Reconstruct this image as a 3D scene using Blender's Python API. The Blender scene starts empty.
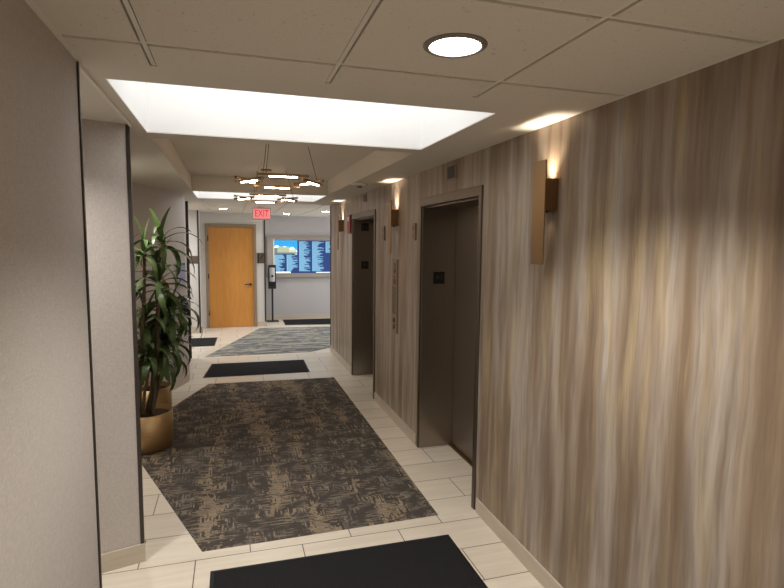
import bpy, bmesh, math, random
from mathutils import Vector, Matrix
random.seed(11)
S = bpy.context.scene
COL = S.collection
ZC = 2.391          # ceiling height
XR = 1.5465         # wood wall face
PI = math.pi

# ------------------------------------------------------------------ materials
def lin(c):
    return tuple(((v/255)/12.92 if v/255 <= .04045 else ((v/255+.055)/1.055)**2.4) for v in c) + (1,)

def mat(name, rgb=(128,128,128), rough=.6, metal=0., spec=.5, emit=None, es=0.):
    m = bpy.data.materials.new(name); m.use_nodes = True
    b = m.node_tree.nodes['Principled BSDF']
    b.inputs['Base Color'].default_value = lin(rgb)
    b.inputs['Roughness'].default_value = rough
    b.inputs['Metallic'].default_value = metal
    b.inputs['Specular IOR Level'].default_value = spec
    if emit:
        b.inputs['Emission Color'].default_value = lin(emit)
        b.inputs['Emission Strength'].default_value = es
    return m

class NT:
    def __init__(s, m):
        s.t = m.node_tree; s.b = s.t.nodes['Principled BSDF']
    def n(s, typ, **kw):
        o = s.t.nodes.new(typ)
        for k, v in kw.items():
            if k.startswith('i_'):
                o.inputs[k[2:].replace('_', ' ')].default_value = v
            else: setattr(o, k, v)
        return o
    def l(s, a, b): s.t.links.new(a, b)
    def pos(s, scale=(1,1,1), loc=(0,0,0), rot=(0,0,0), src='geo'):
        g = s.n('ShaderNodeNewGeometry') if src == 'geo' else s.n('ShaderNodeTexCoord')
        mp = s.n('ShaderNodeMapping')
        mp.inputs['Scale'].default_value = scale; mp.inputs['Location'].default_value = loc; mp.inputs['Rotation'].default_value = rot
        s.l(g.outputs['Position' if src == 'geo' else 'Object'], mp.inputs['Vector'])
        return mp.outputs['Vector']
    def noise(s, vec, scale=1., detail=3., rough=.5, dist=0.):
        o = s.n('ShaderNodeTexNoise')
        o.inputs['Scale'].default_value = scale; o.inputs['Detail'].default_value = detail
        o.inputs['Roughness'].default_value = rough; o.inputs['Distortion'].default_value = dist
        s.l(vec, o.inputs['Vector']); return o.outputs['Fac']
    def ramp(s, fac, stops, interp='LINEAR'):
        o = s.n('ShaderNodeValToRGB'); r = o.color_ramp; r.interpolation = interp
        while len(r.elements) < len(stops): r.elements.new(.5)
        for e, (p, c) in zip(r.elements, stops):
            e.position = p; e.color = lin(c) if isinstance(c, tuple) else (c, c, c, 1)
        s.l(fac, o.inputs['Fac']); return o.outputs['Color']
    def mix(s, fac, a, b, mode='MIX'):
        o = s.n('ShaderNodeMix', data_type='RGBA', blend_type=mode)
        for sock, v in ((o.inputs[0], fac), (o.inputs[6], a), (o.inputs[7], b)):
            if hasattr(v, 'links') : s.l(v, sock)
            elif isinstance(v, tuple): sock.default_value = lin(v)
            else: sock.default_value = v
        return o.outputs[2]
    def math(s, op, a, b=None):
        o = s.n('ShaderNodeMath', operation=op)
        for i, v in enumerate((a, b)):
            if v is None: continue
            if hasattr(v, 'links'): s.l(v, o.inputs[i])
            else: o.inputs[i].default_value = v
        return o.outputs[0]
    def bump(s, h, strength=.2, dist=.002):
        o = s.n('ShaderNodeBump'); o.inputs['Strength'].default_value = strength; o.inputs['Distance'].default_value = dist
        s.l(h, o.inputs['Height']); s.l(o.outputs['Normal'], s.b.inputs['Normal'])
    def color(s, c): s.l(c, s.b.inputs['Base Color'])

M = {}
# fabric-look vinyl wall covering
m = M['vinyl'] = mat('woven_vinyl', (188,180,173), .7, spec=.3); t = NT(m)
f1 = t.noise(t.pos((60,60,420)), 1, 2); f2 = t.noise(t.pos((420,420,40)), 1, 2); f3 = t.noise(t.pos((1,1,1)), 1.4, 2)
w = t.math('ADD', f1, f2)
t.color(t.mix(t.math('MULTIPLY', t.math('SUBTRACT', w, .75), 1.4), (176,168,162), (200,193,187)))
t.bump(w, .25, .001)
M['white_wall'] = mat('painted_wall', (205,202,197), .65, spec=.3)
m = M['grey_wall'] = mat('grey_wall_paint', (176,172,172), .7, spec=.3)
# acoustic tile
m = M['tile'] = mat('acoustic_tile', (188,181,168), .9, spec=.1); t = NT(m)
v = t.noise(t.pos((1,1,1)), 130, 3, .7)
v2 = t.noise(t.pos((1,1,1)), 55, 3, .6)
c = t.mix(t.ramp(v, [(.30, 0.), (.36, 1.)]), (172,164,152), (216,210,199))
c = t.mix(t.ramp(v2, [(.28, 0.), (.34, 1.)]), (186,178,166), c)
t.color(c); t.bump(v, .3, .002)
M['ceil'] = mat('ceiling_paint', (214,208,198), .8, spec=.2)
M['well'] = mat('white_recess_paint', (238,238,236), .8, spec=.2)
M['bar'] = mat('ceiling_grid_metal', (222,217,207), .5, spec=.3)

# streaked wood laminate
m = M['wood'] = mat('streaked_wood_laminate', (140,120,98), .42, spec=.35); t = NT(m)
wob = t.n('ShaderNodeVectorMath', operation='MULTIPLY_ADD')
wn_ = t.n('ShaderNodeTexNoise'); wn_.inputs['Scale'].default_value = 1.6; wn_.inputs['Detail'].default_value = 2
t.l(t.pos((1, 3, 1.3)), wn_.inputs['Vector'])
t.l(wn_.outputs['Color'], wob.inputs[0]); wob.inputs[1].default_value = (0, .05, 0)
gg = t.n('ShaderNodeNewGeometry'); t.l(gg.outputs['Position'], wob.inputs[2])
def wp(sc, loc=(0,0,0)):
    mp = t.n('ShaderNodeMapping'); mp.inputs['Scale'].default_value = sc; mp.inputs['Location'].default_value = loc
    t.l(wob.outputs[0], mp.inputs['Vector']); return mp.outputs['Vector']
band = t.noise(wp((.5, 6.5, .42), (3,1,7)), 1, 2, .5)
band2 = t.noise(wp((.5, 13, 1.0), (8,4,2)), 1, 3, .55)
mid = t.noise(wp((.5, 30, 1.9), (3,6,1)), 1, 4, .6)
fine = t.noise(wp((.5, 95, 4.5), (1,4,2)), 1, 4, .6)
gold = t.noise(wp((.5, 17, 1.5), (9,2,4)), 1, 4, .6)
gmask = t.noise(wp((.5, 4.2, .8), (5,7,1)), 1, 2, .5)
c = t.ramp(band, [(.30, (126,107,88)), (.43, (150,132,112)), (.53, (170,157,144)), (.64, (177,167,156)), (.74, (158,138,113))])  # laminate's own greys, raised to paint in the grey cast of gloss reflection
c = t.mix(t.math('MULTIPLY', t.ramp(band2, [(.36, 1.), (.54, 0.)]), .55), c, (112,94,77))
c = t.mix(t.math('MULTIPLY', t.ramp(band2, [(.52, 0.), (.68, 1.)]), .5), c, (172,158,142))
g_ = t.math('MULTIPLY', t.ramp(gold, [(.49, 0.), (.64, 1.)]), t.ramp(gmask, [(.44, 0.), (.58, 1.)]))
c = t.mix(t.math('MULTIPLY', g_, .5), c, (184,164,124))
c = t.mix(t.math('MULTIPLY', t.ramp(mid, [(.34, 1.), (.56, 0.)]), .34), c, (104,86,69))
c = t.mix(t.math('MULTIPLY', t.ramp(fine, [(.36, 1.), (.54, 0.)]), .2), c, (100,83,66))
t.color(c)
# floor tile
m = M['floor'] = mat('porcelain_floor_tile', (205,192,172), .3, spec=.45); t = NT(m)
br = t.n('ShaderNodeTexBrick', offset=.5, offset_frequency=2)
br.inputs['Scale'].default_value = 1; br.inputs['Brick Width'].default_value = .597; br.inputs['Row Height'].default_value = .302
br.inputs['Mortar Size'].default_value = .003; br.inputs['Mortar Smooth'].default_value = .15; br.inputs['Bias'].default_value = 0
br.inputs['Color1'].default_value = lin((222,213,198)); br.inputs['Color2'].default_value = lin((213,203,187)); br.inputs['Mortar'].default_value = lin((92,80,67))
t.l(t.pos((1,1,1), (.2255,-.01,0)), br.inputs['Vector'])
st = t.noise(t.pos((1.2, 14, 1)), 1.6, 4, .6, .6)
c = t.mix(t.math('MULTIPLY', t.ramp(st, [(.38, 1.), (.6, 0.)]), .3), br.outputs['Color'], (192,179,160))
c = t.mix(br.outputs['Fac'], c, (92,80,67)); t.color(c)
t.bump(t.math('SUBTRACT', 1., br.outputs['Fac']), .4, .002)
m = M['base'] = mat('baseboard_tile', (176,162,141), .4, spec=.4); t = NT(m)
t.color(t.mix(t.noise(t.pos((1,2,14)), 2, 4, .6, .5), (172,160,143), (202,191,175)))
# patterned carpet
def carpet(name, dark, mid_, tan, tan2, amt, wide=False):
    m = mat(name, dark, .95, spec=.05); t = NT(m)
    def snap(sx, sy, scale, loc):
        g = t.n('ShaderNodeNewGeometry'); v = t.n('ShaderNodeVectorMath', operation='SNAP'); v.inputs[1].default_value = (sx, sy, 1)
        t.l(g.outputs['Position'], v.inputs[0])
        mp = t.n('ShaderNodeMapping'); mp.inputs['Scale'].default_value = scale; mp.inputs['Location'].default_value = loc
        t.l(v.outputs[0], mp.inputs['Vector']); return mp.outputs['Vector']
    lanes = t.noise(snap(.012, .012, (4.6, .75, 1), (2.3,.4,0)), 1, 2, .5)
    blot = t.noise(snap(.012, .02, (7, 8, 1), (0,0,0)), 1, 3, .6)
    h = t.noise(snap(.012, .008, (7, 60, 1), (0,3,0)), 1, 3, .7)
    vv = t.noise(snap(.008, .012, (62, 6, 1), (5,1,0)), 1, 3, .7)
    sel = t.ramp(t.noise(snap(.02, .02, (9, 8, 1), (4,4,0)), 1, 1), [(.50, 0.), (.54, 1.)])
    streak = t.mix(sel, h, vv)
    if wide:
        streak = t.noise(snap(.02, .012, (2.6, 26, 1), (0,3,0)), 1, 3, .7); lanes = t.noise(snap(.02, .012, (1.3, 9, 1), (7,1,0)), 1, 2, .5)
    patch = t.math('ADD', t.math('MULTIPLY', lanes, 1.0), t.math('MULTIPLY', blot, .5))
    tot = t.math('ADD', patch, t.math('MULTIPLY', t.math('SUBTRACT', streak, .5), 1.25))
    a = t.ramp(tot, [(amt, 0.), (amt+.02, 1.)])
    c = t.mix(t.math('MULTIPLY', t.ramp(streak, [(.47, 0.), (.53, 1.)]), t.ramp(blot, [(.42, 0.), (.58, 1.)])), dark, mid_)
    c = t.mix(a, c, t.mix(t.ramp(h, [(.44, 0.), (.56, 1.)]), tan, tan2))
    t.color(c); t.bump(t.noise(t.pos((1,1,1)), 300, 2), .5, .003)
    return m
M['carpet'] = carpet('brown_carpet', (76,71,66), (122,115,107), (150,134,114), (126,114,99), .82)
M['carpet_daylit'] = carpet('daylit_carpet', (102,103,104), (124,124,122), (166,162,148), (148,146,140), .76, True)  # same carpet type, with grazing daylight and sheen put into a greyer palette
m = M['mat'] = mat('black_ribbed_mat', (36,36,37), .9, spec=.1); t = NT(m)
wv = t.n('ShaderNodeTexWave', wave_type='BANDS', bands_direction='X'); wv.inputs['Scale'].default_value = 45
t.l(t.pos(), wv.inputs['Vector'])
t.color(t.mix(t.math('MULTIPLY', wv.outputs['Fac'], t.noise(t.pos(), 160, 2)), (30,30,31), (50,50,52))); t.bump(wv.outputs['Fac'], .3, .003)
M['rubber'] = mat('mat_rubber_edge', (24,24,25), .6, spec=.3)
# metals
def brushed(name, rgb, rough, sc=(40,40,1.2), var=.25):
    m = mat(name, rgb, rough, 1.); t = NT(m)
    n = t.noise(t.pos(sc), 6, 3, .6)
    r = t.math('ADD', t.math('MULTIPLY', n, var), rough-var/2); t.l(r, t.b.inputs['Roughness'])
    d = tuple(int(v*.86) for v in rgb)
    t.color(t.mix(n, d, rgb)); return m
M['steel'] = brushed('brushed_stainless', (176,168,158), .34)
M['steel_door'] = brushed('brushed_door_stainless', (168,158,147), .46)
M['steel_frame'] = brushed('satin_stainless_frame', (120,110,98), .42)
M['bronze'] = brushed('satin_bronze', (166,136,100), .45)
M['bronze_dark'] = brushed('dark_bronze', (152,120,88), .45)
M['brass'] = brushed('satin_brass_planter', (200,168,122), .5, (1.5,1.5,30), .1)
M['dark_trim'] = mat('dark_corner_trim', (52,44,41), .5)
M['black'] = mat('black_plastic', (26,26,27), .45)
M['navy'] = mat('dark_navy_gloss', (34,38,48), .25)
M['sign_black'] = mat('sign_black', (20,18,18), .5)
M['sign_ink'] = mat('sign_grey_lettering', (88,84,84), .5)
M['plaque'] = mat('brown_plaque', (92,74,62), .5)
M['white_p'] = mat('white_plastic', (220,218,212), .5)
M['grey_p'] = mat('grey_plastic', (172,172,172), .4)
M['red'] = mat('fire_red', (132,24,28), .4)
M['dull_red'] = mat('faded_red_print', (120,62,54), .6)
M['frame_b'] = mat('door_frame_paint', (142,124,102), .5)
m = M['oak'] = mat('honey_wood_veneer', (188,128,62), .4, spec=.4); t = NT(m)
t.color(t.mix(t.noise(t.pos((9,1,1.0)), 3, 5, .6, .4), (180,118,50), (214,154,80)))
M['lamp'] = mat('downlight_lens', (255,250,240), .5, emit=(255,246,234), es=12)
M['lamp_far'] = mat('downlight_lens_cool', (255,255,255), .5, emit=(255,250,240), es=55)
M['led'] = mat('led_diffuser', (255,240,220), .5, emit=(255,226,192), es=38)
M['led_up'] = mat('sconce_lamp', (255,240,220), .5, emit=(255,214,160), es=18)
M['ring_grey'] = mat('downlight_ring', (122,114,105), .4)
M['exit_face'] = mat('exit_face', (240,170,170), .5, emit=(255,134,138), es=.62)
M['exit_red'] = mat('exit_letters', (150,10,25), .5, emit=(214,8,38), es=.55)
M['scr'] = mat('screen_blue', (20,40,90), .3, emit=(36,62,112), es=.7)
M['scr_txt'] = mat('screen_text', (120,170,200), .3, emit=(104,150,178), es=.68)
M['scr_sky'] = mat('screen_sky', (40,150,210), .3, emit=(40,132,188), es=.75)
M['scr_cloud'] = mat('screen_cloud', (230,240,245), .3, emit=(224,240,246), es=1.0)
M['scr_bld'] = mat('screen_building', (170,170,140), .3, emit=(150,160,136), es=1.0)
M['scr_bld2'] = mat('screen_building_dark', (90,100,90), .3, emit=(88,104,96), es=1.0)
M['bezel'] = mat('display_frame', (150,141,131), .5)
M['lip'] = mat('display_lip', (224,222,206), .5)
M['lav'] = mat('lavender_notice', (146,144,176), .5)
M['teal'] = mat('teal_band', (50,86,98), .5)
m = M['leaf'] = mat('plant_leaf', (58,84,44), .42, spec=.4); t = NT(m)
t.color(t.mix(t.noise(t.pos(), 9, 3), (50,73,40), (90,111,60)))
m = M['leaf_dry'] = mat('yellowed_leaf', (126,118,66), .5)
m = M['cane'] = mat('plant_cane', (104,88,66), .8); t = NT(m)
t.color(t.mix(t.noise(t.pos((1,1,30)), 4, 3), (84,70,52), (128,110,84)))
m = M['soil'] = mat('planter_soil', (44,34,28), .95); t = NT(m)
t.color(t.mix(t.noise(t.pos(), 60, 3), (26,20,17), (92,66,46)))
M['glass_dark'] = mat('dark_grille', (48,46,44), .4)
M['slate'] = mat('panel_grey', (140,120,98), .5)

WARM = (1, .95, .88); NEUT = (.98, .985, 1)
# ------------------------------------------------------------------ mesh helpers
def box(bm, x0, x1, y0, y1, z0, z1, mi=0):
    vs = [bm.verts.new(p) for p in ((x0,y0,z0),(x1,y0,z0),(x1,y1,z0),(x0,y1,z0),(x0,y0,z1),(x1,y0,z1),(x1,y1,z1),(x0,y1,z1))]
    for f in ((0,3,2,1),(4,5,6,7),(0,1,5,4),(1,2,6,5),(2,3,7,6),(3,0,4,7)):
        bm.faces.new([vs[i] for i in f]).material_index = mi
def obox(bm, c, ux, uy, uz, hx, hy, hz, mi=0):
    c, ux, uy, uz = Vector(c), Vector(ux), Vector(uy), Vector(uz)
    vs = [bm.verts.new(c + ux*hx*a + uy*hy*b + uz*hz*d) for a, b, d in ((-1,-1,-1),(1,-1,-1),(1,1,-1),(-1,1,-1),(-1,-1,1),(1,-1,1),(1,1,1),(-1,1,1))]
    for f in ((0,3,2,1),(4,5,6,7),(0,1,5,4),(1,2,6,5),(2,3,7,6),(3,0,4,7)):
        bm.faces.new([vs[i] for i in f]).material_index = mi
def prism(bm, pts, z0, z1, mi=0):
    a = sum(pts[i][0]*pts[(i+1) % len(pts)][1]-pts[(i+1) % len(pts)][0]*pts[i][1] for i in range(len(pts)))
    if a < 0: pts = pts[::-1]
    lo = [bm.verts.new((x,y,z0)) for x,y in pts]; hi = [bm.verts.new((x,y,z1)) for x,y in pts]
    bm.faces.new(lo[::-1]).material_index = mi; bm.faces.new(hi).material_index = mi
    n = len(pts)
    for i in range(n): bm.faces.new((lo[i], lo[(i+1)%n], hi[(i+1)%n], hi[i])).material_index = mi
def lathe(bm, prof, cx=0, cy=0, seg=40, mi=0, axis='Z', o=(0,0,0)):
    # prof: closed or open list of (r, h); r==0 closes
    rings = []
    for r, h in prof:
        ring = []
        for k in range(seg if r > 1e-6 else 1):
            a = 2*PI*k/seg; u, v = r*math.cos(a), r*math.sin(a)
            p = {'Z': (cx+u, cy+v, h), 'X': (o[0]+h, o[1]+u, o[2]+v), 'Y': (o[0]+u, o[1]+h, o[2]+v)}[axis]
            ring.append(bm.verts.new(p))
        rings.append(ring)
    for A, B in zip(rings, rings[1:]):
        for k in range(seg):
            a, b = A[k % len(A)], A[(k+1) % len(A)]; c, d = B[(k+1) % len(B)], B[k % len(B)]
            vs = [];
            for q in (a, b, c, d):
                if q not in vs: vs.append(q)
            if len(vs) > 2:
                f = bm.faces.new(vs); f.material_index = mi; f.smooth = True
def tube(bm, pts, rad, seg=10, mi=0):
    pts = [Vector(p) for p in pts]; rads = rad if isinstance(rad, list) else [rad]*len(pts)
    rings = []
    for i, p in enumerate(pts):
        d = (pts[min(i+1, len(pts)-1)] - pts[max(i-1, 0)]).normalized()
        a = d.cross(Vector((0,1,0)) if abs(d.y) < .9 else Vector((1,0,0))).normalized(); b = d.cross(a)
        rings.append([bm.verts.new(p + (a*math.cos(2*PI*k/seg)+b*math.sin(2*PI*k/seg))*rads[i]) for k in range(seg)])
    for A, B in zip(rings, rings[1:]):
        for k in range(seg):
            f = bm.faces.new((A[k], A[(k+1)%seg], B[(k+1)%seg], B[k])); f.smooth = True; f.material_index = mi
    bm.faces.new(rings[0]); bm.faces.new(rings[-1][::-1])
def B(): return bmesh.new()
def obj(name, bm, mats, parent=None, bevel=0, seg=2):
    me = bpy.data.meshes.new(name)
    bmesh.ops.recalc_face_normals(bm, faces=bm.faces[:])
    bm.to_mesh(me); bm.free()
    for q in (mats if isinstance(mats, (list, tuple)) else [mats]): me.materials.append(M[q])
    o = bpy.data.objects.new(name, me); COL.objects.link(o)
    if bevel:
        md = o.modifiers.new('bevel', 'BEVEL'); md.width = bevel; md.segments = seg; md.limit_method = 'ANGLE'; md.angle_limit = .7
    if parent:
        o.parent = parent; o.matrix_parent_inverse = Matrix.Translation(-parent.location) if parent.type == 'EMPTY' else Matrix.Identity(4)
    return o
def struct(name, bm, mats, parent=None, bevel=0):
    o = obj(name, bm, mats, parent, bevel)
    if not parent: o['kind'] = 'structure'
    return o
def thing(name, label, cat, loc=(0,0,0), group=None):
    o = bpy.data.objects.new(name, None); COL.objects.link(o); o.location = loc; o.empty_display_size = .1
    o['label'] = label; o['category'] = cat
    if group: o['group'] = group
    return o
def tag(o, label, cat, group=None):
    o['label'] = label; o['category'] = cat
    if group: o['group'] = group
    return o
def sub(par, name, bm, mats, bevel=0):      # parts use WORLD coordinates
    return obj(name, bm, mats, par, bevel)
def dup(root, dloc, label):
    r = root.copy(); COL.objects.link(r); r.location = root.location + Vector(dloc); r['label'] = label
    for ch in list(root.children):
        c = ch.copy(); COL.objects.link(c); c.parent = r
        for g in list(ch.children):
            d = g.copy(); COL.objects.link(d); d.parent = c
    return r
def text_bm(s, size, depth=.002):
    cu = bpy.data.curves.new('lettering', 'FONT'); cu.body = s; cu.size = size; cu.extrude = depth/2; cu.align_x = 'CENTER'; cu.align_y = 'CENTER'
    o = bpy.data.objects.new('lettering', cu); COL.objects.link(o)
    bpy.context.view_layer.update()
    me = bpy.data.meshes.new_from_object(o.evaluated_get(bpy.context.evaluated_depsgraph_get()))
    bm = bmesh.new(); bm.from_mesh(me)
    bpy.data.objects.remove(o); bpy.data.curves.remove(cu); bpy.data.meshes.remove(me)
    return bm
FACE_CAM = Matrix.Rotation(PI/2, 4, 'X')     # text facing -Y
FACE_LEFT = Matrix.Rotation(-PI/2, 4, 'Z') @ Matrix.Rotation(PI/2, 4, 'X')   # text facing -X
def place(bm, loc, rot, sx=1, sy=1):
    bmesh.ops.transform(bm, matrix=Matrix.Translation(loc) @ rot @ Matrix.Diagonal((sx, sy, 1, 1)), verts=bm.verts[:]); return bm

# ------------------------------------------------------------------ room shell
bm = B(); box(bm, -2.7, 5.2, -3.2, 12.8, -.08, 0); struct('floor', bm, 'floor')

# alcove plan on the left: angled panel, V-shaped niche, then the stub wall running to the side hall
ALC = [(-.508,3.107), (-1.28,5.02), (-1.28,5.30), (-.566,7.14), (-.56,7.22), (-.655,8.6), (-2.6,8.6), (-2.6,2.53)]
bm = B(); prism(bm, ALC, 0, ZC); struct('wall_alcove', bm, 'vinyl')
bm = B(); box(bm, -.80, -.491, -3.1, 2.095, 0, ZC); struct('wall_left', bm, 'vinyl')
bm = B(); box(bm, -2.7, -2.6, -3.1, 11.6, 0, ZC); struct('wall_left_hall', bm, 'vinyl')
bm = B(); box(bm, -2.7, 2.2, -3.2, -3.1, 0, ZC); struct('wall_back', bm, 'vinyl')
# right wood wall with two lift openings
E = [(3.15, 4.28), (5.80, 6.95)]
bm = B()
for y0, y1 in ((-3.1, 3.15), (4.28, 5.80), (6.95, 8.61)): box(bm, XR, 2.1, y0, y1, 0, ZC+.029)
for y0, y1 in E: box(bm, XR, 2.1, y0, y1, 2.11, ZC+.029)
struct('wall_right', bm, 'wood')
bm = B(); box(bm, 1.5485, 5.1, 8.612, 8.66, 0, ZC); struct('wall_lobby_return', bm, 'grey_wall')
bm = B(); box(bm, -2.6, -.615, 10.97, 11.57, 0, ZC); box(bm, -.615, .675, 11.57, 12.45, 0, ZC)
struct('wall_far', bm, 'white_wall')
bm = B(); box(bm, -.615, 5.1, 12.45, 12.6, 0, ZC); struct('wall_lobby', bm, 'grey_wall')
bm = B(); box(bm, 5.0, 5.1, 8.66, 12.45, 0, ZC); struct('wall_lobby_side', bm, 'grey_wall')

# ceiling: smooth soffit with three recesses, lay-in tiles before and after it
bm = B()
X0, X1, Y0, Y1 = -2.7, 5.2, -3.2, 12.7
R1, R2, R3 = (2.28, 3.30), (3.43, 6.81), (6.88, 7.95)
XA, XB = -.44, 1.18
YS, YE = 2.07, 8.05
zt = ZC + .030
def plate(x0, x1, y0, y1, z, mi): box(bm, x0, x1, y0, y1, z, z+.006, mi)
plate(X0, X1, Y0, YS, zt, 2); plate(X0, X1, YE, Y1, zt, 2)
ys = [YS, R1[0], R1[1], R2[0], R2[1], R3[0], R3[1], YE]
for i in range(len(ys)-1):
    hole = i % 2 == 1
    if hole:
        plate(X0, XA, ys[i], ys[i+1], ZC, 1); plate(XB, X1, ys[i], ys[i+1], ZC, 1)
    else: plate(X0, X1, ys[i], ys[i+1], ZC, 1)
def recess(r, top, mi):
    t_ = .03
    e = .006
    box(bm, XA-t_, XA, r[0], r[1], ZC+e, top, mi); box(bm, XB, XB+t_, r[0], r[1], ZC+e, top, mi)
    box(bm, XA-t_, XB+t_, r[0]-t_, r[0], ZC+e, top, mi); box(bm, XA-t_, XB+t_, r[1], r[1]+t_, ZC+e, top, mi)
    box(bm, XA-t_, XB+t_, r[0]-t_, r[1]+t_, top, top+.03, mi)
recess(R1, 2.95, 3); recess(R2, 2.57, 1); recess(R3, 2.95, 3)
# tiles
def tiles(xs, ys_, x0, x1, y0, y1):
    g = .012
    xs = [x for x in xs if x0 < x < x1]; ys_ = [y for y in ys_ if y0 < y < y1]
    xs.sort(); ys_.sort()
    box(bm, x1-.018, x1+.0015, y0, y1, ZC-.0006, ZC+.004, 2); box(bm, x0-.0015, x0+.018, y0, y1, ZC-.0006, ZC+.004, 2)
    for x in xs: box(bm, x-.0072, x+.0072, y0, y1, ZC+.005, zt+.001, 2)
    for y in ys_: box(bm, x0, x1, y-.0072, y+.0072, ZC+.0052, zt+.001, 2)
    ex = [x0-g+.002] + xs + [x1+g-.0]; ey = [y0-g] + ys_ + [y1+g]
    for a, b in zip(ex, ex[1:]):
        for c, d in zip(ey, ey[1:]):
            if b-a < 2.5*g or d-c < 2.5*g: continue
            box(bm, a+g, b-g, c+g, d-g, ZC, zt+.001, 0)
tiles([-.248+.6095*k for k in range(-6, 9)], [1.853-.5975*k for k in range(0, 9)], -.489, XR-.002, -3.1, YS)
tiles([-.39+.613*k for k in range(-4, 9)], [9.4+1.22*k for k in range(0, 4)], -2.6, 5.0, YE, 12.45)
struct('ceiling', bm, ['tile', 'ceil', 'bar', 'well'])

# baseboards
bm = B()
for y0, y1 in ((-3.1, 3.10), (4.33, 5.75), (7.0, 8.61)): box(bm, XR-.012, XR, y0, y1, 0, .098)
struct('baseboard_right', bm, 'base', bevel=.002)
def offset_strip(p, q, th, z0, z1, ex0=0, ex1=0):
    p, q = Vector(p+(0,)), Vector(q+(0,)); d = (q-p).normalized(); n = Vector((d.y, -d.x, 0))
    p, q = p-d*ex0, q+d*ex1
    bm_ = B(); a = [p, q, q+n*th, p+n*th]
    prism(bm_, [(v.x, v.y) for v in a], z0, z1); return bm_
def merge(bms):
    out = B()
    for b_ in bms:
        me = bpy.data.meshes.new('m'); b_.to_mesh(me); b_.free(); out.from_mesh(me); bpy.data.meshes.remove(me)
    return out
pts = ALC[:]
struct('baseboard_alcove', merge([offset_strip(pts[0], pts[1], -.012, 0, .10) if False else offset_strip(pts[1], pts[0], -.012, 0, .10, 0, .012)] +
    [offset_strip(pts[i+1], pts[i], -.012, 0, .10, .0, .0) for i in (2, 3)] + [offset_strip((-.655,8.6), (-.56,7.22), -.012, 0, .10)] +
    [offset_strip((-.508,3.107), (-1.6,2.807), -.012, 0, .105, .014, 0)]), 'base', bevel=.002)
bm = B(); box(bm, -.491, -.479, -3.1, 2.1, 0, .1); struct('baseboard_left', bm, 'base', bevel=.002)
bm = B(); box(bm, -2.6, -.61, 10.956, 10.97, 0, .13); box(bm, .50, .68, 11.556, 11.57, 0, .1); box(bm, .675, 5.0, 12.438, 12.45, 0, .11)
struct('baseboard_far', bm, 'base', bevel=.002)

# dark corner trims
def trim(n, x0, x1, y0, y1, z0=0, z1=ZC-.002, mt='dark_trim'):
    bm = B(); box(bm, x0, x1, y0, y1, z0, z1); struct('trim_%d' % n, bm, mt)
trim(1, -.497, -.485, 2.088, 2.101)
trim(2, -.516, -.498, 3.101, 3.122, .10)
trim(3, -.672, -.615, 8.585, 8.612)
trim(4, -.630, -.600, 10.955, 10.985)
trim(5, .655, .685, 11.560, 11.585)
trim(6, 1.538, 1.552, 8.600, 8.614)
bm = B(); box(bm, -.497, -.485, 2.101, 3.10, ZC-.014, ZC); struct('trim_7', bm, 'bar')

# ------------------------------------------------------------------ lifts
def lift(y0, y1, label, upper):
    r = thing('elevator', label, 'elevator', (1.7, (y0+y1)/2, 0), 'elevators in the wood wall')
    p = .012
    bm = B(); box(bm, XR-p, 2.0, y0+.001, y0+.02, 0, 2.105); box(bm, XR-p, XR, y0-.022, y0+.001, 0, 2.165); sub(r, 'side_jamb', bm, 'steel_frame', .003)
    bm = B(); box(bm, XR+.002, 2.0, y1-.02, y1, 0, 2.105); sub(r, 'side_jamb', bm, 'steel', .002)
    bm = B(); box(bm, XR-p, XR+.012, y1-.012, y1+.018, 0, 2.105); sub(r, 'jamb_edge', bm, 'steel_frame', .003)
    bm = B(); box(bm, XR-p-.002, XR+.03, y0-.023, y1+.022, 2.100, 2.167); box(bm, XR+.03, 2.0, y0, y1, 2.085, 2.109); sub(r, 'header', bm, 'steel_frame', .003)
    bm = B(); box(bm, 1.855, 1.885, y0+.03, y1-.022, .012, 2.09); sub(r, 'door_panel', bm, 'steel_door', .002)
    bm = B(); box(bm, 1.825, 1.90, y0+.035, y1-.02, 0, .010); box(bm, 1.838, 1.842, y0+.035, y1-.02, .010, .013); sub(r, 'door_sill', bm, 'bronze_dark')
    def jsign(zc, s, star):
        b = B(); box(b, 1.655, 1.757, y1-.026, y1-.019, zc-.051, zc+.051); q = sub(r, 'floor_sign', b, 'sign_black', .002)
        if star:
            b = text_bm(s, .062); place(b, (1.728, y1-.0275, zc+.006), FACE_CAM)
            c, n = Vector((1.692, y1-.0275, zc+.006)), 10
            vs = [b.verts.new(c + Vector((math.sin(2*PI*k/n), 0, math.cos(2*PI*k/n)))*(.022 if k % 2 == 0 else .009)) for k in range(n)]
            b.faces.new(vs)
        else:
            b = text_bm(s, .085); place(b, (1.706, y1-.0275, zc), FACE_CAM)
        obj('floor_lettering', b, 'sign_ink', q)
    jsign(1.497, '1', True)
    if upper: jsign(2.003, '51', False)
    return r
lift(*E[0], 'nearer stainless steel elevator entrance, one black floor sign on its jamb', False)
lift(*E[1], 'farther stainless steel elevator entrance with two black signs on its jamb', True)

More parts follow.
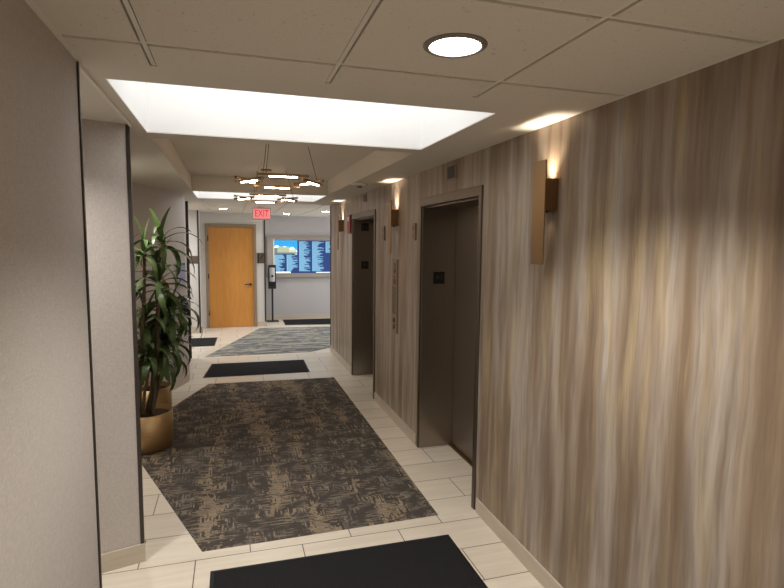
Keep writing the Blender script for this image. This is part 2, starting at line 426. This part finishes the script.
# ------------------------------------------------------------------ wall sconces
def sconce(y, label):
    r = thing('wall_sconce', label, 'wall lamp', (XR, y, 1.95), 'bronze sconces along the wood wall')
    bm = B(); box(bm, 1.470, 1.478, y-.055, y+.055, 1.69, 2.202); sub(r, 'front_plate', bm, 'bronze', .0015)
    bm = B()
    w0, w1 = y-.053, y+.053
    box(bm, 1.478, XR, w0, w0+.004, 1.957, 2.113); box(bm, 1.478, XR, w1-.004, w1, 1.957, 2.113)
    box(bm, 1.478, 1.482, w0+.004, w1-.004, 1.957, 2.113); box(bm, XR-.004, XR, w0+.004, w1-.004, 1.957, 2.113)
    box(bm, 1.482, XR-.004, w0+.004, w1-.004, 2.03, 2.04)
    sub(r, 'lamp_housing', bm, 'bronze_dark')
    bm = B(); lathe(bm, [(0, 2.064), (.02, 2.064), (.024, 2.07), (.024, 2.04), (0, 2.04)], 1.514, y, 20); sub(r, 'up_lamp', bm, 'led_up')
    bm = B(); lathe(bm, [(0, 1.95), (.012, 1.95), (.014, 1.957), (.014, 2.03), (0, 2.03)], 1.514, y, 20); sub(r, 'lower_cap', bm, 'black')
    for nm, z, rot, e in (('sconce_up', 2.085, PI, 11.0), ('sconce_down', 1.945, 0, .4)):
        l = bpy.data.lights.new(nm, 'SPOT'); l.energy = e; l.spot_size = math.radians(80); l.spot_blend = .85; l.shadow_soft_size = .02; l.color = (1, .87, .70)
        o = bpy.data.objects.new(nm, l); COL.objects.link(o); o.location = (1.514, y, z); o.rotation_euler = (rot, 0, 0)
    return r
sconce(2.36, 'tall bronze wall sconce nearest the camera, before the first elevator')
sconce(4.99, 'bronze wall sconce above the call panel between the two elevators')
sconce(7.62, 'farthest bronze wall sconce beyond the second elevator beside the red alarm')

# ------------------------------------------------------------------ small things on the wood wall
def grille(y0, y1, z0, z1, label, g):
    r = thing('wall_grille', label, 'grille', (XR, (y0+y1)/2, z0), g)
    bm = B(); box(bm, XR-.008, XR, y0, y1, z0, z1); sub(r, 'face_plate', bm, 'slate', .002)
    bm = B()
    box(bm, XR-.010, XR-.0082, y0+.02, y1-.02, z0+.01, z1-.01); sub(r, 'dark_screen', bm, 'glass_dark')
grille(3.56, 3.73, 2.255, 2.36, 'small square dark grille above the nearer elevator header', 'square wall grilles over the elevators')
grille(6.2, 6.36, 2.28, 2.37, 'small square dark grille above the farther elevator header', 'square wall grilles over the elevators')
def lantern(y, label):
    r = thing('hall_lantern', label, 'indicator', (XR, y, 1.82), 'elevator hall indicators')
    bm = B(); box(bm, XR-.016, XR, y-.042, y+.042, 1.82, 1.966); sub(r, 'mounting_plate', bm, 'slate', .003)
    for s, zc in ((1, 1.925), (-1, 1.86)):
        bm = B()
        a = [(0, .022), (.02, -.014), (-.02, -.014)]
        lo = [bm.verts.new((XR-.0175, y+u, zc+s*v)) for u, v in a]; hi = [bm.verts.new((XR-.0155, y+u, zc+s*v)) for u, v in a]
        bm.faces.new(lo); bm.faces.new(hi)
        for i in range(3): bm.faces.new((lo[i], lo[(i+1)%3], hi[(i+1)%3], hi[i]))
        sub(r, 'arrow', bm, 'sign_ink')
lantern(4.445, 'small steel arrow indicator just beyond the nearer elevator frame')
lantern(5.44, 'small steel arrow indicator just before the farther elevator frame')
# call station
r = thing('call_panel', 'tall narrow steel call panel with dark markings under the middle sconce', 'elevator panel', (XR, 5.01, .91))
bm = B(); box(bm, XR-.012, XR, 4.925, 5.095, .905, 1.635); sub(r, 'mounting_plate', bm, 'slate', .003)
for z in (1.03, .965):
    b = B(); lathe(b, [(0, -.010), (.022, -.010), (.025, -.006), (.025, 0), (0, 0)], seg=20, axis='X', o=(XR-.012, 5.01, z)); sub(r, 'call_button', b, 'steel_frame')
bm = B()
rng = random.Random(3)
for z in [1.59, 1.575, 1.55, 1.53, 1.515, 1.50]:
    w_ = rng.uniform(.02, .06); box(bm, XR-.014, XR-.0115, 5.01-w_, 5.01+w_*.6, z-.006, z+.006)
sub(r, 'printed_symbol', bm, 'sign_black'); bm = B()
for k in range(22):
    z = 1.36-k*.0125; w_ = rng.uniform(.03, .054); box(bm, XR-.014, XR-.0115, 5.01-w_, 5.01+.066, z-.0028, z+.0028)
sub(r, 'printed_lines', bm, 'sign_black')
bm = B(); box(bm, XR-.0145, XR-.0115, 4.96, 5.05, 1.385, 1.44); box(bm, XR-.0145, XR-.0115, 4.985, 5.035, 1.45, 1.47); sub(r, 'red_emblem', bm, 'dull_red')
# alarm
r = thing('fire_alarm', 'red fire alarm strobe box on the wood wall past the farther elevator', 'fire alarm', (XR, 7.1, 1.915))
bm = B(); box(bm, XR-.004, XR, 7.01, 7.19, 1.915, 2.175); sub(r, 'mounting_plate', bm, 'red', .001)
bm = B(); box(bm, XR-.026, XR-.004, 7.02, 7.18, 1.922, 2.168); sub(r, 'housing', bm, 'red', .008)
bm = B(); box(bm, XR-.034, XR-.025, 7.07, 7.13, 2.08, 2.14); sub(r, 'strobe_lens', bm, 'white_p', .006)

# ------------------------------------------------------------------ floor coverings
CAR = [(-.195,3.11), (1.277,3.13), (1.277,6.88), (-.31,6.94), (-.964,5.17)]
bm = B(); prism(bm, CAR, 0, .004); tag(obj('carpet', bm, 'carpet'), 'dark brown patterned carpet inlay in front of the elevators', 'carpet', 'patterned carpet inlays')
CAR2 = [(-.43,8.63), (1.2,8.62), (2.3,9.42), (2.9,11.1), (.54,11.33)]
bm = B(); prism(bm, CAR2, 0, .004); tag(obj('carpet', bm, 'carpet_daylit'), 'patterned carpet inlay in the far lobby before the wooden door, greyed to show grazing daylight', 'carpet', 'patterned carpet inlays')
def fmat(pts, label):
    cx = sum(p[0] for p in pts)/4; cy = sum(p[1] for p in pts)/4
    r = thing('floor_mat', label, 'mat', (cx, cy, 0), 'black floor mats')
    b = B(); prism(b, pts, .0002, .005); sub(r, 'rubber_border', b, 'rubber', .002)
    ins = [(x+(.02 if x < cx else -.02), y+(.02 if y < cy else -.02)) for x, y in pts]
    b = B(); prism(b, ins, .005, .009); sub(r, 'ribbed_pile', b, 'mat', .002)
    return r
fmat([(-.142,1.15), (1.252,1.15), (1.25,2.888), (-.142,2.897)], 'large black ribbed floor mat nearest the camera, cut by the frame')
fmat([(-.395,7.285), (1.012,7.262), (1.03,8.06), (-.31,8.10)], 'black floor mat between the brown carpet and the far lobby carpet')
fmat([(-1.35,9.54), (-.31,9.53), (-.28,10.36), (-1.35,10.40)], 'small black floor mat at the side hall left of the wooden door')
fmat([(1.085,11.62), (2.9,11.40), (2.9,12.38), (1.10,12.42)], 'black floor mat under the wall display at the back')

# ------------------------------------------------------------------ wooden door
d = bpy.data.objects.new('door_1', None); COL.objects.link(d); d.location = (-.015, 11.56, 0); d['kind'] = 'structure'
bm = B(); box(bm, -.515, -.455, 11.545, 11.60, 0, 2.16); box(bm, .437, .495, 11.545, 11.60, 0, 2.16); box(bm, -.455, .437, 11.545, 11.60, 2.085, 2.16)
sub(d, 'door_frame', bm, 'frame_b', .003)
bm = B(); box(bm, -.453, .435, 11.562, 11.60, .008, 2.083); sub(d, 'door_leaf', bm, 'oak', .002)
bm = B(); lathe(bm, [(0,-.012), (.028,-.012), (.03,-.008), (.03,0), (0,0)], seg=20, axis='Y', o=(.368, 11.562, .905))
tube(bm, [(.368,11.555,.905), (.368,11.515,.905), (.355,11.508,.905), (.25,11.508,.903)], .011); sub(d, 'lever_handle', bm, 'black')
for z in (.32, 1.08, 1.86):
    b = B(); tube(b, [(-.462,11.543,z-.05), (-.462,11.543,z+.05)], .010); sub(d, 'hinge', b, 'black')

# plaques
r = thing('door_plaque', 'dark brown stair plaque on the wall right of the wooden door', 'sign', (.585, 11.57, 1.35), 'brown wall plaques')
bm = B(); box(bm, .515, .66, 11.56, 11.57, 1.345, 1.565); sub(r, 'panel', bm, 'plaque', .002)
bm = B(); box(bm, .515, .545, 11.557, 11.5605, 1.345, 1.565); sub(r, 'black_band', bm, 'sign_black')
bm = B()
for k in range(4): box(bm, .562+k*.02, .562+k*.02+.022, 11.557, 11.5605, 1.43+k*.028, 1.442+k*.028); box(bm, .576+k*.02, .584+k*.02, 11.557, 11.5605, 1.43+k*.028, 1.465+k*.028)
sub(r, 'stair_symbol', bm, 'sign_black')
r = thing('room_plaque', 'brown room plaque with a black end at the side hall corner', 'sign', (-.735, 10.97, 1.3), 'brown wall plaques')
bm = B(); box(bm, -.835, -.632, 10.958, 10.97, 1.365, 1.515); sub(r, 'mounting_panel', bm, 'plaque', .002)
bm = B(); box(bm, -.835, -.775, 10.955, 10.9585, 1.365, 1.515); sub(r, 'black_band', bm, 'sign_black')
bm = B(); lathe(bm, [(0,-.002), (.016,-.002), (.016,0), (0,0)], seg=16, axis='Y', o=(-.806, 10.9548, 1.474)); box(bm, -.822, -.79, 10.953, 10.956, 1.44, 1.454); sub(r, 'figure_symbol', bm, 'white_p')

# exit sign
r = thing('exit_sign', 'lit red exit sign hanging under the ceiling before the wooden door', 'exit sign', (.505, 9.5, 2.175))
bm = B(); box(bm, .345, .665, 9.47, 9.52, 2.175, 2.375); sub(r, 'housing', bm, 'white_p', .006)
bm = B(); box(bm, .46, .55, 9.475, 9.515, 2.372, ZC); sub(r, 'canopy', bm, 'white_p', .003)
bm = B(); box(bm, .365, .645, 9.466, 9.4705, 2.195, 2.358); sub(r, 'lit_face', bm, 'exit_face')
bm = text_bm('EXIT', .165, .004); place(bm, (.505, 9.464, 2.276), FACE_CAM, .70, 1.0); sub(r, 'exit_lettering', bm, 'exit_red')

# ------------------------------------------------------------------ directory display on the back wall
r = thing('directory_display', 'wide wall display showing a blue directory in a grey frame', 'screen', (1.5, 12.45, 1.05))
bm = B()
x0, x1, z0, z1 = .93, 2.55, 1.085, 1.84
box(bm, x0-.16, x0, 12.36, 12.45, z0-.09, z1+.09); box(bm, x1, x1+.16, 12.36, 12.45, z0-.09, z1+.09)
box(bm, x0, x1, 12.36, 12.45, z0-.09, z0); box(bm, x0, x1, 12.36, 12.45, z1, z1+.09); sub(r, 'display_frame', bm, 'bezel', .004)
bm = B(); box(bm, x0-.028, x0-.001, 12.352, 12.3605, z0, z1+.02); sub(r, 'frame_lip', bm, 'lip')
bm = B(); box(bm, x0, x1, 12.385, 12.44, z0, z1); sc = sub(r, 'screen', bm, 'scr')
def scr(name, bm, mt): o = obj(name, bm, mt, sc); return o
def quadbox(bm, a, b, c, e, k=0): box(bm, a, b, 12.381-k*.0006, 12.3852, c, e)
W_, H_ = x1-x0, z1-z0
pw = .42*W_*.99*.95
bm = B(); quadbox(bm, x0, x0+.52, z1-.31, z1); scr('picture_sky', bm, 'scr_sky')
bm = B()
for k in range(26):
    cx, cz = x0+.02+k*.019, z1-.15+.035*math.sin(k*.7)-.05*(k/26); quadbox(bm, cx-.016, cx+.016, cz-.09, cz, 1)
scr('picture_cloud', bm, 'scr_cloud')
bm = B(); quadbox(bm, x0+.06, x0+.34, z1-.28, z1-.15, 2); quadbox(bm, x0+.34, x0+.5, z1-.28, z1-.2, 2); scr('picture_building', bm, 'scr_bld')
bm = B()
for k in range(5): quadbox(bm, x0+.075, x0+.33, z1-.175-k*.022, z1-.167-k*.022, 3)
quadbox(bm, x0, x0+.52, z1-.31, z1-.275, 3); quadbox(bm, x0, x0+.07, z1-.28, z1-.17, 3); scr('picture_windows', bm, 'scr_bld2')
rng = random.Random(5)
for cx, cw, zt_, zb in ((x0+.005, .24, z1-.33, z0+.06), (x0+.275, .26, z1-.33, z0+.06), (x0+.56, .27, z1-.02, z0+.05), (x0+.86, .28, z1-.02, z0+.05), (x0+1.175, .16, z1-.02, z1-.27), (x0+1.36, .2, z1-.02, z0+.05)):
    b = B(); z = zt_
    quadbox(b, cx, cx+.02, zb, zt_)
    while z > zb:
        w_ = cw*rng.uniform(.38, .98); quadbox(b, cx+.006, cx+w_, z-.013, z, 1); z -= .0165
    scr('listing_column', b, 'scr_txt')
bm = B(); quadbox(bm, x0+.01, x0+.36, z0+.006, z0+.036); scr('footer_bar', bm, 'scr_cloud')
bm = B(); quadbox(bm, x0+.95, x0+1.5, z0+.01, z0+.024); scr('footer_bar', bm, 'scr_cloud')

# sanitizer stand
r = thing('sanitizer_stand', 'black floor-standing hand sanitizer dispenser left of the wall display', 'sanitizer dispenser', (.86, 12.24, 0))
bm = B(); box(bm, .73, 1.0, 12.12, 12.38, 0, .012); sub(r, 'base_plate', bm, 'black', .004)
bm = B(); box(bm, .845, .885, 12.225, 12.255, .012, .80); sub(r, 'pole', bm, 'black', .004)
bm = B(); box(bm, .775, .95, 12.215, 12.235, .745, 1.285); sub(r, 'back_board', bm, 'black', .008)
bm = B(); prism(bm, [(.80,12.215), (.925,12.215), (.915,12.135), (.88,12.115), (.845,12.115), (.81,12.135)], .91, 1.225); ds = sub(r, 'dispenser', bm, 'grey_p', .012)
bm = B(); lathe(bm, [(0,-.004), (.026,-.004), (.028,0), (0,0)], seg=18, axis='Y', o=(.862, 12.1145, 1.04)); lathe(bm, [(0,.05), (.004,.04), (.02,0), (0,0)], cx=.862, cy=12.114, seg=12) if False else None
obj('drop_mark', bm, 'sign_black', ds)
bm = B(); box(bm, .80, .925, 12.11, 12.215, .775, .795); sub(r, 'drip_tray', bm, 'black', .004)

# ------------------------------------------------------------------ ceiling fixtures
def downlight(x, y, rad, lens, label, grp):
    r = thing('downlight', label, 'ceiling light', (x, y, ZC), grp)
    bm = B(); lathe(bm, [(rad*.81, ZC-.001), (rad*.81, ZC-.007), (rad*.9, ZC-.009), (rad, ZC-.003), (rad, ZC-.0002), (rad*.81, ZC-.001)], x, y, 48); sub(r, 'trim_ring', bm, 'ring_grey')
    l = bpy.data.lights.new('downlight_beam', 'SPOT'); l.energy = 84 if lens == 'lamp' else 24; l.spot_size = math.radians(128); l.spot_blend = .6; l.shadow_soft_size = .006; l.color = WARM if lens == 'lamp' else NEUT
    o = bpy.data.objects.new('downlight_beam', l); COL.objects.link(o); o.location = (x, y, ZC-.016)
    bm = B(); lathe(bm, [(0, ZC-.006), (rad*.81, ZC-.005), (rad*.81, ZC-.0005), (0, ZC-.0005)], x, y, 48); sub(r, 'lens', bm, lens)
downlight(.664, 1.560, .098, 'lamp', 'round recessed downlight nearest the camera in the tile ceiling', 'recessed downlights')
downlight(-.137, 10.2, .098, 'lamp_far', 'round downlight in the ceiling before the wooden door', 'recessed downlights')
downlight(1.12, 11.45, .098, 'lamp_far', 'round downlight closest to the wall display', 'recessed downlights')
downlight(1.74, 10.25, .098, 'lamp_far', 'round downlight right of the display beside the wood wall end', 'recessed downlights')
r = thing('smoke_detector', 'white round smoke detector on the smooth ceiling beside the chandeliers', 'smoke detector', (1.262, 5.38, ZC))
bm = B(); lathe(bm, [(0, ZC), (.085, ZC), (.085, ZC-.012), (.07, ZC-.022), (0, ZC-.022)], 1.262, 5.38, 36); sub(r, 'base_ring', bm, 'white_p')
bm = B(); lathe(bm, [(.028, ZC-.022), (.026, ZC-.036), (.02, ZC-.04), (0, ZC-.041)], 1.262, 5.38, 36); sub(r, 'sensor_cap', bm, 'bronze_dark')

def chandelier(cx, cy, label):
    z = 2.262
    r = thing('chandelier', label, 'chandelier', (cx, cy, z), 'ring chandeliers in the ceiling tray')
    for k in range(6):
        a = math.radians(30+60*k); n = Vector((math.cos(a), math.sin(a), 0)); tg = Vector((-n.y, n.x, 0)); up = Vector((0,0,1))
        zz = z + (-.014 if k % 2 else .014)
        c = Vector((cx, cy, zz)) + n*.275
        b = B()
        obox(b, c, tg, n, up, .185, .009, .009); bar = sub(r, 'bar', b, 'bronze', .001)
        b = B(); obox(b, c - up*.0115, tg, n, up, .10, .008, .0045)
        q = obj('led_strip', b, 'led', bar)
    for k in (0, 115, 245):
        a = math.radians(k); n = Vector((math.cos(a), math.sin(a), 0))
        b = B(); tube(b, [Vector((cx,cy,z+.012))+n*.29, Vector((cx,cy,2.569))+n*.21], .0022, 6); sub(r, 'suspension_wire', b, 'dark_trim')
    b = B(); lathe(b, [(0, 2.57), (.06, 2.57), (.06, 2.555), (0, 2.555)], cx, cy, 28); sub(r, 'ceiling_canopy', b, 'bronze_dark')
chandelier(.37, 4.27, 'nearer bronze chandelier of lit bars hung in the ceiling tray')
chandelier(.37, 5.97, 'farther bronze chandelier of lit bars, lower in view above the exit sign')

# ------------------------------------------------------------------ planters and plants
def planter(cx, cy, r0, h, label):
    r = thing('planter', label, 'planter', (cx, cy, .004), 'brass planters in the alcove')
    bm = B(); lathe(bm, [(0, .006), (r0*.93, .006), (r0*.97, .02), (r0, h), (r0*.955, h), (r0*.92, .05), (0, .05)], cx, cy, 56); sub(r, 'pot', bm, 'brass')
    bm = B()
    lathe(bm, [(r0*.945, h-.045), (r0*.75, h-.038), (r0*.55, h-.032), (0, h-.032)], cx, cy, 28)
    for v in bm.verts:
        if (v.co.x-cx)**2+(v.co.y-cy)**2 > (r0*.6)**2: v.co.z += random.uniform(-.006, .004)
    sub(r, 'soil', bm, 'soil')
P1 = (-.735, 4.92, .325); P2 = (-.815, 5.72, .335)
planter(*P1[:2], .215, .325, 'brass cylindrical planter in front, holding the tall leafy plant')
planter(*P2[:2], .205, .335, 'brass cylindrical planter behind the front planter in the alcove')

def leaf(bm, base, az, el, L, W, droop, twist=0, n=9, mi=0):
    p = Vector(base); d = Vector((math.cos(az)*math.cos(el), math.sin(az)*math.cos(el), math.sin(el)))
    side = Vector((-math.sin(az), math.cos(az), 0)); side.rotate(Matrix.Rotation(twist, 3, d))
    rows = []
    for i in range(n+1):
        t = i/n
        w = W*(.35+.65*math.sin(PI*min(1, t*1.15)**.8) if t < .85 else max(.03, (1-t)/.15*.55))*.5 + .0008
        up = side.cross(d)*-1
        nn = d.cross(side)
        fold = .22*w
        rows.append([bm.verts.new(p - side*w + nn*fold*(-1)*-1), bm.verts.new(p), bm.verts.new(p + side*w + nn*fold)])
        ang = droop/n*(.5+1.2*t)
        ax = side.normalized()
        R_ = Matrix.Rotation(ang, 3, ax); d = (R_ @ d).normalized()
        if d.z < -.985: d = Vector((d.x, d.y, -.985)).normalized()
        p = p + d*(L/n)
    for A, C in zip(rows, rows[1:]):
        for k in range(2):
            f = bm.faces.new((A[k], A[k+1], C[k+1], C[k])); f.smooth = True; f.material_index = mi
def crown(par, c, nl, L, W, seed, wall_k=None, up=.3):
    rg = random.Random(seed); bm = B()
    for i in range(nl):
        t = i/nl
        az = i*2.39996+rg.uniform(-.3, .3)
        el = ((1.42 if i < 2 else 1.15)-1.2*t)+rg.uniform(-.12, .12)
        LL = L*rg.uniform(.75, 1.1)*(1-.25*(1-t))
        # keep leaves out of the alcove walls
        reach = LL*.75
        tx, ty = c[0]+math.cos(az)*reach, c[1]+math.sin(az)*reach
        lim = max(-.508-.404*(ty-3.107), -.566-.388*(7.14-ty)) if 3.1 < ty < 7.14 else -.5
        lim = min(-.50, -1.27 if lim < -1.27 else lim)
        if tx < lim+.04: LL *= max(.3, min(1, (c[0]-lim-.05)/max(.05, (c[0]-tx))))
        leaf(bm, (c[0]+rg.uniform(-.01,.01), c[1]+rg.uniform(-.01,.01), c[2]-.12*t), az, el, LL, W*rg.uniform(.8, 1.15), rg.uniform(1.5, 2.5)*((.2 if i < 2 else .85)+.5*t), rg.uniform(-.3, .3), mi=1 if rg.random() < .05 else 0)
    obj('leaf_crown', bm, ['leaf', 'leaf_dry'], par)
def cane(par, pts, r0):
    bm = B(); n = len(pts); tube(bm, pts, [r0*(1-.3*i/(n-1)) for i in range(n)], 10); return obj('cane', bm, 'cane', par)
def plant(name, label, base, stems, grp):
    r = thing(name, label, 'plant', (base[0], base[1], .3), grp)
    for i, (off, top, rr, nl, L, W) in enumerate(stems):
        b = Vector((base[0]+off[0], base[1]+off[1], base[2]-.0315)); T = Vector(top)
        m1 = b.lerp(T, .35) + Vector((off[0]*.15, off[1]*.15, 0)); m2 = b.lerp(T, .7) + Vector((.01, -.01, 0))
        bm = B(); tube(bm, [b, b+Vector((0,0,.03)), m1, m2, T], [rr, rr, rr*.9, rr*.8, rr*.7], 10); sub(r, 'cane', bm, 'cane')
        rg_ = random.getstate()
        q = thing_crown(r, top, nl, L, W, 100+i+int(base[1]*10))
    return r
def thing_crown(par, c, nl, L, W, seed):
    before = set(bpy.data.objects)
    crown(None, c, nl, L, W, seed)
    o = [q for q in bpy.data.objects if q not in before][0]
    o.parent = par; o.matrix_parent_inverse = Matrix.Translation(-par.location)
    return o
plant('potted_dracaena', 'tall dark green dracaena with arching strap leaves in front planter', P1, [
    ((.03, .02), (-.575, 4.95, 1.83), .017, 15, .46, .054),
    ((-.05, -.03), (-.70, 4.88, 1.72), .017, 14, .44, .054),
    ((.06, -.03), (-.60, 4.93, 1.47), .016, 20, .48, .058),
    ((.0, .06), (-.53, 5.06, 1.22), .015, 26, .46, .058),
    ((-.06, .04), (-.72, 4.95, 1.16), .015, 24, .44, .056),
    ((.05, .05), (-.58, 5.02, .92), .014, 26, .42, .056),
    ((-.02, -.06), (-.69, 4.87, .84), .014, 22, .38, .054)], 'dracaena plants in the alcove')
plant('potted_dracaena', 'shorter bushy dracaena growing from the planter behind', P2, [
    ((.05, -.03), (-.66, 5.62, 1.10), .016, 24, .46, .056),
    ((-.03, .03), (-.82, 5.68, .90), .016, 20, .42, .054),
    ((.06, .02), (-.66, 5.60, .70), .015, 20, .38, .064)], 'dracaena plants in the alcove')
# dark bin beside the pots
r = thing('waste_bin', 'dark navy rounded bin behind the front planter, mostly hidden', 'bin', (-1.0, 5.36, .004))
bm = B(); lathe(bm, [(0,.005), (.12,.005), (.135,.3), (.14,.36), (.128,.36), (.12,.03), (0,.03)], -1.0, 5.36, 36); sub(r, 'body', bm, 'navy')
bm = B(); lathe(bm, [(.142,.345), (.146,.352), (.146,.368), (.138,.372), (.128,.366)], -1.0, 5.36, 36); sub(r, 'rim', bm, 'grey_p')
# notice + dispenser on the alcove's far wall
wd = Vector((.566-1.28, 5.30-7.14, 0)).normalized(); wd = Vector((-1.28+.566, 5.30-7.14, 0)).normalized()
wn = Vector((-wd.y, wd.x, 0)); wn = wn if wn.x > 0 else -wn
def onwall(y, out): 
    t_ = (7.14-y)/1.84; p = Vector((-.566-.714*t_, y, 0)); return p + wn*out
UP = Vector((0,0,1))
c = onwall(7.02, .012)
r = thing('wall_notice', 'lavender framed notice on the alcove wall behind the plant leaves', 'notice', (c.x, c.y, 1.3))
b = B(); obox(b, c + UP*1.40, wd, wn, UP, .10, .011, .14); sub(r, 'frame', b, 'grey_p', .002)
b = B(); obox(b, c + UP*1.385 + wn*.0115, wd, wn, UP, .085, .002, .11); sub(r, 'sheet', b, 'lav')
b = B(); obox(b, c + UP*1.51 + wn*.0115, wd, wn, UP, .085, .002, .016); sub(r, 'top_band', b, 'teal')
c = onwall(7.03, .05)
r = thing('wall_dispenser', 'small dark rounded dispenser low on the alcove wall end', 'dispenser', (c.x, c.y, .93))
b = B(); obox(b, c + UP*1.0, wd, wn, UP, .062, .049, .085); sub(r, 'body', b, 'navy', .03)
b = B(); obox(b, c + UP*.975 + wn*.046, wd, wn, UP, .03, .006, .03); sub(r, 'front_window', b, 'glass_dark', .004)

# ------------------------------------------------------------------ lights
COOL = (.93, .96, 1)
def area(name, loc, rot, sx, sy, e, col, spread=PI):
    l = bpy.data.lights.new(name, 'AREA'); l.shape = 'RECTANGLE'; l.size = sx; l.size_y = sy; l.energy = e; l.color = col; l.spread = spread
    o = bpy.data.objects.new(name, l); COL.objects.link(o); o.location = loc; o.rotation_euler = rot
    return o
COOL = (.93, .96, 1)
area('recess_light', (.37, 2.79, 2.945), (0,0,0), 1.5, .9, 9.5, NEUT)
area('recess_light', (.37, 7.41, 2.945), (0,0,0), 1.5, .95, 11, NEUT)
for x, y in ((.664, -.85), (.664, -2.4)):
    area('corridor_downlight', (x, y, ZC-.02), (0,0,0), .16, .16, 17, WARM, math.radians(130))
area('alcove_downlight', (-.93, 4.72, ZC-.02), (0,0,0), .16, .16, 11, WARM, math.radians(140))
area('passage_downlight', (-1.0, 2.42, ZC-.02), (0,0,0), .16, .16, 13, WARM, math.radians(140))
area('lobby_daylight', (4.8, 10.6, 1.25), (0, PI/2, 0), 2.2, 2.6, 78, COOL)
area('side_hall_light', (-1.7, 9.8, ZC-.02), (0,0,0), .5, .5, 34, NEUT)
w = bpy.data.worlds.new('World'); S.world = w; w.use_nodes = True
w.node_tree.nodes['Background'].inputs['Color'].default_value = (.5,.5,.5,1); w.node_tree.nodes['Background'].inputs['Strength'].default_value = .05

# ------------------------------------------------------------------ camera
cam = bpy.data.cameras.new('camera'); cam.sensor_width = 36; cam.lens = 531.38/784*36; cam.clip_start = .02
co = bpy.data.objects.new('camera', cam); COL.objects.link(co)
yaw, pitch, roll = .29297540, -.09454374, .00982891
fwd = Vector((math.sin(yaw)*math.cos(pitch), math.cos(yaw)*math.cos(pitch), math.sin(pitch)))
rt = Vector((math.cos(yaw), -math.sin(yaw), 0)); up = rt.cross(fwd)
r2 = rt*math.cos(roll) + up*math.sin(roll); u2 = up*math.cos(roll) - rt*math.sin(roll)
mw = Matrix((r2, u2, -fwd)).transposed().to_4x4(); mw.translation = (0, 0, 1.787)
co.matrix_world = mw
S.camera = co
S.view_settings.view_transform = 'Standard'; S.view_settings.look = 'None'; S.view_settings.gamma = 1
S.view_settings.use_curve_mapping = False; S.view_settings.exposure = .25
S.cycles.max_bounces = 10; S.cycles.diffuse_bounces = 6; S.cycles.use_denoising = True; S.cycles.sample_clamp_indirect = 6
